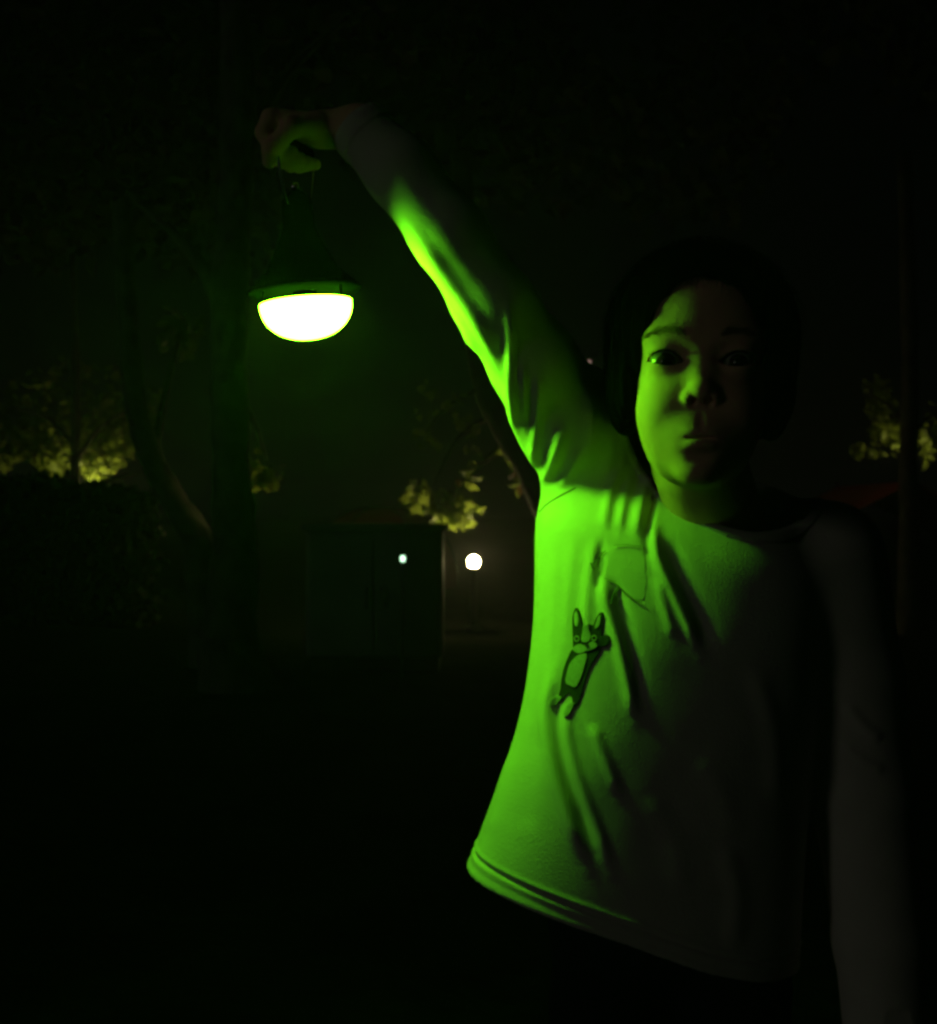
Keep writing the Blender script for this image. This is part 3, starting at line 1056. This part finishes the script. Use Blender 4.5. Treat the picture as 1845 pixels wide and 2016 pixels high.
patch('nose', [(556, 1226), (574, 1222), (580, 1236), (566, 1246), (554, 1238)], M['patch_black'], dog, .0025)
patch('belly', [(500, 1304), (530, 1292), (560, 1290), (562, 1322), (541, 1400), (516, 1468), (490, 1508), (455, 1500), (428, 1480), (432, 1428), (456, 1352)], M['patch_white'], dog, .0017)
patch('paw', [(314, 1630), (328, 1592), (364, 1566), (396, 1574), (386, 1600), (346, 1628)], M['patch_white'], dog, .0016)
patch('paw', [(412, 1702), (424, 1652), (450, 1618), (480, 1612), (470, 1642), (440, 1692)], M['patch_white'], dog, .0016)
patch('paw', [(646, 1196), (676, 1166), (710, 1172), (712, 1212), (684, 1240), (652, 1236)], M['patch_black'], dog, .0013)
for cx, cy in ((500, 1190), (612, 1186)):
    ring = [E((cx + 15 * math.cos(a), cy + 17 * math.sin(a))) for a in np.linspace(0, 2 * math.pi, 13)]
    thread('eye', ring, M['patch_white'], dog, .0005, .0017)


# ---- trousers and shoes
WAIST = P(1330, 1700, 1.05)
HX = WAIST[0]


def trousers_sdf(q):
    d = ell(q, (HX, 1.085, .465), (.098, .058, .115))
    for s_ in (-1, 1):
        leg = chain(q, [(HX + s_ * .050, 1.083, .42), (HX + s_ * .056, 1.07, .24), (HX + s_ * .062, 1.065, .055)], [.053, .050, .047], .02)
        d = smin(d, leg, .02)
    d = np.maximum(d, -(d + .010))
    d = np.maximum(d, q[:, 2] - .57)
    d = np.maximum(d, .04 - q[:, 2])
    return d + .0015 * np.sin(90 * q[:, 2] + 20 * q[:, 0]) * np.sin(40 * q[:, 0] + 30 * q[:, 1])


def shoes_sdf(q, s_):
    c = HX + s_ * .064
    d = chain(q, [(c, 1.09, .028), (c + s_ * .006, 1.015, .026), (c + s_ * .010, .97, .022)], [.030, .030, .024], .01)
    d = smin(d, cone(q, (c, 1.085, .03), (c, 1.08, .075), .03, .032), .015)
    return np.maximum(d, .003 - q[:, 2])


V, Q = mesh_sdf(trousers_sdf, (HX - .2, .91, .0), (HX + .2, 1.19, .60), .004)
mesh_obj('trousers', V, Q, M['denim'], person)
for s_ in (-1, 1):
    V, Q = mesh_sdf(lambda q: shoes_sdf(q, s_), (HX + s_ * .07 - .07, .91, -.01), (HX + s_ * .07 + .07, 1.16, .14), .003)
    mesh_obj('shoe', V, Q, M['shoe'], person)

# ---- body: head, neck, hands and what the clothes cover
HR = (Matrix.Rotation(math.radians(-9), 3, 'Z') @ Matrix.Rotation(math.radians(-7), 3, 'X') @ Matrix.Rotation(math.radians(2), 3, 'Y'))
HRn = np.array(HR)
HS = .00098                                                    # head is modelled in millimetres
HO = P(1383, 706, .894) - HRn @ np.array([0, -.0715, 0])


def to_head(q): return ((q - HO.astype(np.float32)) @ HRn.astype(np.float32)) / HS


def from_head(v): return HO + (np.asarray(v) * HS) @ HRn.T


EYE = np.array([26.5, -59.0, 0.0])


def head_mm(q):
    x, y, z = q[:, 0], q[:, 1], q[:, 2]
    s = np.stack([np.abs(x), y, z], 1)
    d = ell(q, (0, 6, 38), (67, 84, 63))
    d = smin(d, ell(q, (0, -20, -24), (47, 55, 65)), 22)
    d = smin(d, ell(s, (24, -47.5, -36), (20.5, 25, 24)), 17)               # cheeks
    d = smin(d, ell(s, (14, -38, -61), (18, 26, 18)), 20)               # jaw
    d = smin(d, ell(q, (0, -58, -79), (14, 14, 12)), 18)                # chin
    d = smin(d, ell(s, (20, -60, 18), (20, 9, 8)), 14)                  # brow
    d = smax(d, -ell(s, (23, -83, 1), (16, 13, 9)), 9)                  # socket
    d = smin(d, cone(q, (0, -62, 5), (0, -75, -22), 5.5, 6.5), 10)      # nose
    d = smin(d, ell(q, (0, -79.5, -25.6), (8.0, 7.2, 7.0)), 6)
    d = smin(d, ell(s, (8.8, -75.5, -30), (5.4, 6.8, 5.4)), 3.2)
    d = smin(d, ell(q, (0, -62.0, -55), (22, 19, 18)), 11)                # mouth mound
    d = smin(d, ell(s, (3.5, -73.6, -55.4), (10, 6.8, 4.4)), 3.0)         # lips
    d = smin(d, ell(q, (0, -72.4, -64.6), (11.5, 8.2, 5.8)), 3.5)
    d = smax(d, -ell(q, (0, -84.0, -60.0), (15.5, 9, 1.2)), 1.4)         # line of the mouth
    d = smax(d, -ell(q, (0, -83.2, -46.5), (2.4, 4.6, 7)), 3)           # philtrum
    d = smax(d, -ell(q, (0, -82, -73.5), (10, 6.5, 2.6)), 8)            # under the lip
    d = smax(d, -ell(s, (6.0, -79.6, -34.2), (3.5, 4.8, 4.0)), 1.0)     # nostrils
    lid = sph(s, EYE, 13.3)
    d = smin(d, np.maximum(lid, y + 50), 8)
    dx, dz = s[:, 0] - EYE[0], z - EYE[2] - .07 * (s[:, 0] - EYE[0])
    up = np.hypot(dx, dz + 12.6) - 19.2
    lo = np.hypot(dx, dz - 19.0) - 23.6
    apert = np.maximum(np.maximum(up, lo), y + 52)
    d = smax(d, -apert, 1.0)
    d = smin(d, ell(s, (63, 12, -8), (5, 14, 20)), 5)                  # ears
    return d


NK0 = from_head((2, 38, -58))
NK1 = P(1428, 1090, 1.098)


def headneck(q):
    d = head_mm(to_head(q)) * HS
    n_ = cone(q, NK0, NK1, .0375, .041)
    d = smin(d, n_, .016)
    # top of the chest inside the neckline
    d = smin(d, ell(q, (NX - .004, 1.092, .704), (.062, .060, .056)), .012)
    d = smin(d, cone(q, P(1412, 1022, 1.030), P(1340, 1000, 1.050), .007, .007), .012)
    return np.maximum(d, .70 - q[:, 2])


WR = ARM[0] + ADIR * .0
HD = np.array([-.93, -.02, .10]); HD /= np.linalg.norm(HD)       # wrist to knuckles
PN = np.cross(HD, BAX); PN /= np.linalg.norm(PN)
if PN[2] < 0: PN = -PN                                           # back of the hand, upwards
BX = BAX / np.linalg.norm(BAX)
PALM = BAR + PN * .0155 + np.array([.006, 0, 0])


def hand_sdf(q):
    wrist = ARM[0] + ADIR * .006
    d = cone(q, ARM[1], wrist, .0205, .0165)
    d = smin(d, cone(q, wrist, PALM + HD * -.012, .0165, .0150), .01)
    for t in (-.016, -.006, .005, .015):
        d = smin(d, cone(q, PALM + HD * -.014 + BX * t * .75, PALM + HD * .016 + BX * t, .0092, .0082), .006)
    dd = d
    for i, t in enumerate((-.0185, -.0065, .0055, .0170)):
        ln = (.95, 1.05, 1.0, .82)[i]
        base = PALM + HD * .018 + BX * t
        k1 = BAR + HD * .0165 * ln + PN * .004 + BX * t
        k2 = BAR + HD * .0060 + PN * -.0125 * ln + BX * t
        k3 = BAR + HD * -.0075 + PN * -.0098 * ln + BX * t * .95
        r_ = .0060 - .0005 * (i == 3)
        fg = chain(q, [base, k1, k2, k3], [r_ + .0012, r_ + .0004, r_, r_ - .0008], .003)
        dd = smin(dd, fg, .0022)
    # thumb leaves the camera-side edge of the palm and closes under the grip
    ts = -BX if BX[1] > 0 else BX
    th = chain(q, [PALM + HD * -.016 + ts * .013, PALM + HD * -.004 + ts * .027 + PN * -.008, BAR + ts * .026 + HD * .004 + PN * -.010, BAR + ts * .013 + HD * .012 + PN * -.0165],
               [.0090, .0078, .0068, .0058], .004)
    return smin(dd, th, .004)


H2 = ARM2[-1]


def hand2_sdf(q):
    dn = ADIR2
    wr = H2
    sx_ = np.array([.25, -.95, 0]); sx_ /= np.linalg.norm(sx_)     # across the knuckles, thumb side first
    d = cone(q, ARM2[-2], wr, .024, .0165)
    pc = wr + dn * .045
    for t in (-.015, -.005, .005, .015):
        d = smin(d, cone(q, wr + dn * .014 + sx_ * t * .6, pc + dn * .012 + sx_ * t, .0095, .0088), .007)
    inw = np.array([-1.0, .1, 0])
    for i, t in enumerate((.019, .0065, -.006, -.018)):
        ln = (.9, 1.0, .95, .75)[i]
        b_ = pc + dn * .014 + sx_ * t
        fg = chain(q, [b_, b_ + dn * .020 * ln + inw * .004, b_ + dn * .034 * ln + inw * .011, b_ + dn * .042 * ln + inw * .019], [.0074, .0066, .006, .0052], .003)
        d = smin(d, fg, .0025)
    th = chain(q, [wr + dn * .018 + sx_ * .012, wr + dn * .036 + sx_ * .026, wr + dn * .054 + sx_ * .030 + inw * .006], [.0095, .008, .006], .004)
    return smin(d, th, .004)


def trunk_sdf(q):
    d = shirt_solid(q) + .014
    d = smax(d, q[:, 2] - .755, .02)
    d = smax(d, .62 - q[:, 2], .02)
    d = smin(d, cone(q, (HX + .03, 1.065, .66), (HX, 1.07, .47), .068, .048), .03)
    legs = None
    for s_ in (-1, 1):
        leg = chain(q, [(HX + s_ * .050, 1.085, .42), (HX + s_ * .056, 1.07, .24), (HX + s_ * .062, 1.07, .05)], [.036, .032, .028], .02)
        legs = leg if legs is None else np.minimum(legs, leg)
    return np.minimum(d, legs)


bodyV, bodyQ, off_ = [], [], 0
hc_ = from_head((0, 0, 0))
for f, lo, hi, h in ((headneck, (hc_[0] - .11, .81, .69), (hc_[0] + .14, 1.15, hc_[2] + .115), .00115),
                     (hand_sdf, (BAR[0] - .05, .92, BAR[2] - .06), (ARM[1][0] + .05, 1.06, BAR[2] + .07), .0011),
                     (hand2_sdf, (H2[0] - .06, .95, H2[2] - .14), (H2[0] + .06, 1.12, ARM2[-2][2] + .02), .0016),
                     (trunk_sdf, (-.12, .86, .03), (.39, 1.19, 1.08), .006)):
    V, Q = mesh_sdf(f, lo, hi, h)
    bodyV.append(V); bodyQ.append(Q + off_); off_ += len(V)
body = mesh_obj('body', np.concatenate(bodyV), np.concatenate(bodyQ), M['skin'], person)
HEAD_BVH = BVHTree.FromPolygons([Vector(v) for v in bodyV[0].tolist()], bodyQ[0].tolist())

# ---- eyes
for s_ in (-1, 1):
    c = from_head((s_ * EYE[0], EYE[1], EYE[2]))
    o = MB()
    R_ = .0119
    prof = []
    for a in np.linspace(math.pi - .02, .02, 56):              # eyeball with the bulge of the cornea
        zc, rc = .0053, .0076
        k = rc * rc - (zc * math.sin(a)) ** 2
        rad_ = max(R_, zc * math.cos(a) + math.sqrt(k)) if k > 0 and math.cos(a) > 0 else R_
        prof.append((rad_ * math.sin(a), rad_ * math.cos(a)))
    o.lathe(prof, Matrix.Identity(4), 40)
    me2 = mesh_obj('eyeball', [Vector(v) for v in o.v], o.f, M['eye'])
    me2.parent = person
    me2.location = Vector(c) - person.location
    look = (Vector((.02, 0, CAM_Z + .02)) - Vector(c)).normalized()
    me2.rotation_euler = look.to_track_quat('Z', 'Y').to_euler()
    # lashes along the upper lid
    lash = MB()
    arc = []
    for t in np.linspace(-.66, .62, 15):
        dx = 19.2 * math.sin(t)
        dz = -12.6 + 19.2 * math.cos(t) + .07 * dx
        rr = max(13.6 ** 2 - dx * dx - dz * dz, 0) ** .5
        arc.append((s_ * (EYE[0] + dx), EYE[1] - rr - .25, EYE[2] + dz - .2, dx, dz))
    lash.tube([from_head(a[:3]) for a in arc], [.00025] + [.0006] * 13 + [.00025], 6)
    for a in arc:
        for j in range(3):
            p0 = np.array(a[:3]) + RNG.normal(size=3) * .3
            out = np.array([s_ * (a[3] * .16 + .5), -2.6, .5 + RNG.uniform(0, .9)])
            lash.tube([from_head(p0), from_head(p0 + out * .6 + [0, 0, -.3]), from_head(p0 + out + [0, 0, .5])], [.00013, .0001, .00003], 4)
    lash.build('eyelashes', M['hair'], person, True)
    # eyebrow: short hairs laid on the skin
    br = MB()
    for k in range(250):
        t = RNG.uniform(0, 1)
        bx = 12 + 30 * t
        bz = 17.0 + 4.5 * math.sin(math.pi * (t * .8 + .1)) + RNG.normal() * (2.1 - 1.1 * t)
        o0 = Vector(from_head((s_ * bx, -120, bz)))
        dr = Vector(HRn @ np.array([0, 1, 0]))
        hit, nr, _, _ = HEAD_BVH.ray_cast(o0, dr)
        if hit is None: continue
        tang = Vector(HRn @ np.array([s_ * (1.0 + t), .2, .55 - 1.0 * t]))
        tang = (tang - nr * tang.dot(nr)).normalized()
        ln = RNG.uniform(.004, .0065)
        br.tube([hit, hit + tang * ln * .5 + nr * .0006, hit + tang * ln + nr * .0003], [.00012, .0001, .00003], 4)
    br.build('eyebrow', M['brow'], person, True)


# ---- hair
def hair_mm(q):
    s = np.stack([np.abs(q[:, 0]), q[:, 1], q[:, 2]], 1)
    d = ell(q, (0, 10, 40), (74, 90.5, 67.5))
    d = smin(d, ell(s, (57, 10, 0), (15.5, 48, 42)), 16)
    d = smin(d, ell(q, (0, 50, -5), (58, 46, 52)), 16)
    win = ell(q, (0, -88, -22), (57, 62, 86))
    return smax(d, -win, 5)


V, Q = mesh_sdf(lambda q: hair_mm(to_head(q)) * HS, (hc_[0] - .13, .84, hc_[2] - .09), (hc_[0] + .14, 1.16, hc_[2] + .13), .0025)
hq = to_head(V)
V = V + grad(lambda q: hair_mm(to_head(q)) * HS, V) * (.0012 * np.sin(np.arctan2(hq[:, 0], hq[:, 1] - 30) * 46 + hq[:, 2] * .05) + .0016 * np.sin(np.arctan2(hq[:, 0], hq[:, 1] - 30) * 17 + hq[:, 2] * .09 + 1))[:, None]
hv, hf = [list(map(tuple, V.tolist()))], Q.tolist()
strands = MB()


def hair_one(p):
    return float(hair_mm(np.array([p], np.float32))[0])


def strands_batch(nst, seg=16, step=6.0, lift=1.5):
    th = RNG.uniform(0, 2 * math.pi, nst); ph = RNG.uniform(.0, 1.15, nst)
    crown = np.array([6, 34, 106.0])
    q = np.stack([71.5 * np.sin(ph) * np.sin(th), 10 + 89 * np.sin(ph) * np.cos(th), 40 + 66.5 * np.cos(ph)], 1)
    path = [q]
    jit = RNG.normal(size=(nst, 3)) * .25
    lf = lift + np.abs(RNG.normal(size=nst)) ** 2 * 1.6
    for k in range(seg):
        d = q - crown
        d[:, 2] -= 14 + 5 * k
        d = d / (np.linalg.norm(d, axis=1, keepdims=True) + 1e-6) + jit
        q = q + d * step * RNG.uniform(.9, 1.1, (nst, 1))
        for _ in range(2):
            f0 = hair_mm(q.astype(np.float32))
            g_ = np.stack([hair_mm((q + e_).astype(np.float32)) - f0 for e_ in np.eye(3) * .5], 1)
            g_ /= np.linalg.norm(g_, axis=1, keepdims=True) + 1e-6
            q = q + g_ * np.clip(lf - f0, -3, 6)[:, None]
        path.append(q)
    pa = np.stack(path, 1)
    far = np.abs(hair_mm(pa.reshape(-1, 3).astype(np.float32)).reshape(pa.shape[:2])).max(1)
    return pa[far < 9]


paths = strands_batch(4200)
hl = RNG.integers(8, 17, len(paths))
for i in range(len(paths)):
    p = paths[i][:hl[i]]
    if p[-1][2] < -52: p = p[p[:, 2] > -52]
    if len(p) < 3: continue
    w3 = from_head(p)
    t = np.linspace(1, .1, len(w3))[:, None]
    side = np.cross(w3[1] - w3[0], RNG.normal(size=3)); side /= np.linalg.norm(side) + 1e-9
    a = w3 - side * .00035 * t; c_ = w3 + side * .00035 * t
    n_ = len(w3)
    strands.add(list(a) + list(c_), [(k, k + 1, n_ + k + 1, n_ + k) for k in range(n_ - 1)])
# loose wisps over the forehead and temple
for k in range(90):
    bx = RNG.uniform(-50, 50); bz = 62 - .010 * bx * bx + RNG.uniform(-2, 8)
    hit, nr, _, _ = HEAD_BVH.ray_cast(Vector(from_head((bx, -120, bz))), Vector(HRn @ np.array([0, 1, 0])))
    if hit is None: continue
    tang = Vector(HRn @ np.array([bx * .012 + RNG.normal() * .35, -.1, -1]))
    tang = (tang - nr * tang.dot(nr)).normalized()
    ln = RNG.uniform(.008, .02)
    strands.tube([hit + nr * .002, hit + tang * ln * .5 + nr * .003, hit + tang * ln + nr * .0012], [.00022, .00018, .00004], 4)
nb_ = len(V)
hair = mesh_obj('hair', np.concatenate([V, np.array(strands.v)]), hf + [tuple(i + nb_ for i in f) for f in strands.f], M['hair'], person)
hair['label'] = 'short dark hair with loose wisps over the forehead'

# ------------------------------------------------------------------ haze added for the glow round the lamps
hz = MB().box((-165, -25, -1.2), (165, 335, 7.5))
hm = bpy.data.materials.new('haze')
hm.use_nodes = True
hn = hm.node_tree
hn.nodes.remove(hn.nodes['Principled BSDF'])
pv = hn.nodes.new('ShaderNodeVolumePrincipled')
pv.inputs['Color'].default_value = (.9, .92, .9, 1)
pv.inputs['Density'].default_value = .006
pv.inputs['Anisotropy'].default_value = .55
hn.links.new(pv.outputs[0], hn.nodes['Material Output'].inputs['Volume'])
ho = hz.build('haze', hm)
tag(ho, 'thin even haze added for the glow round the lantern and lamps', kind='stuff')
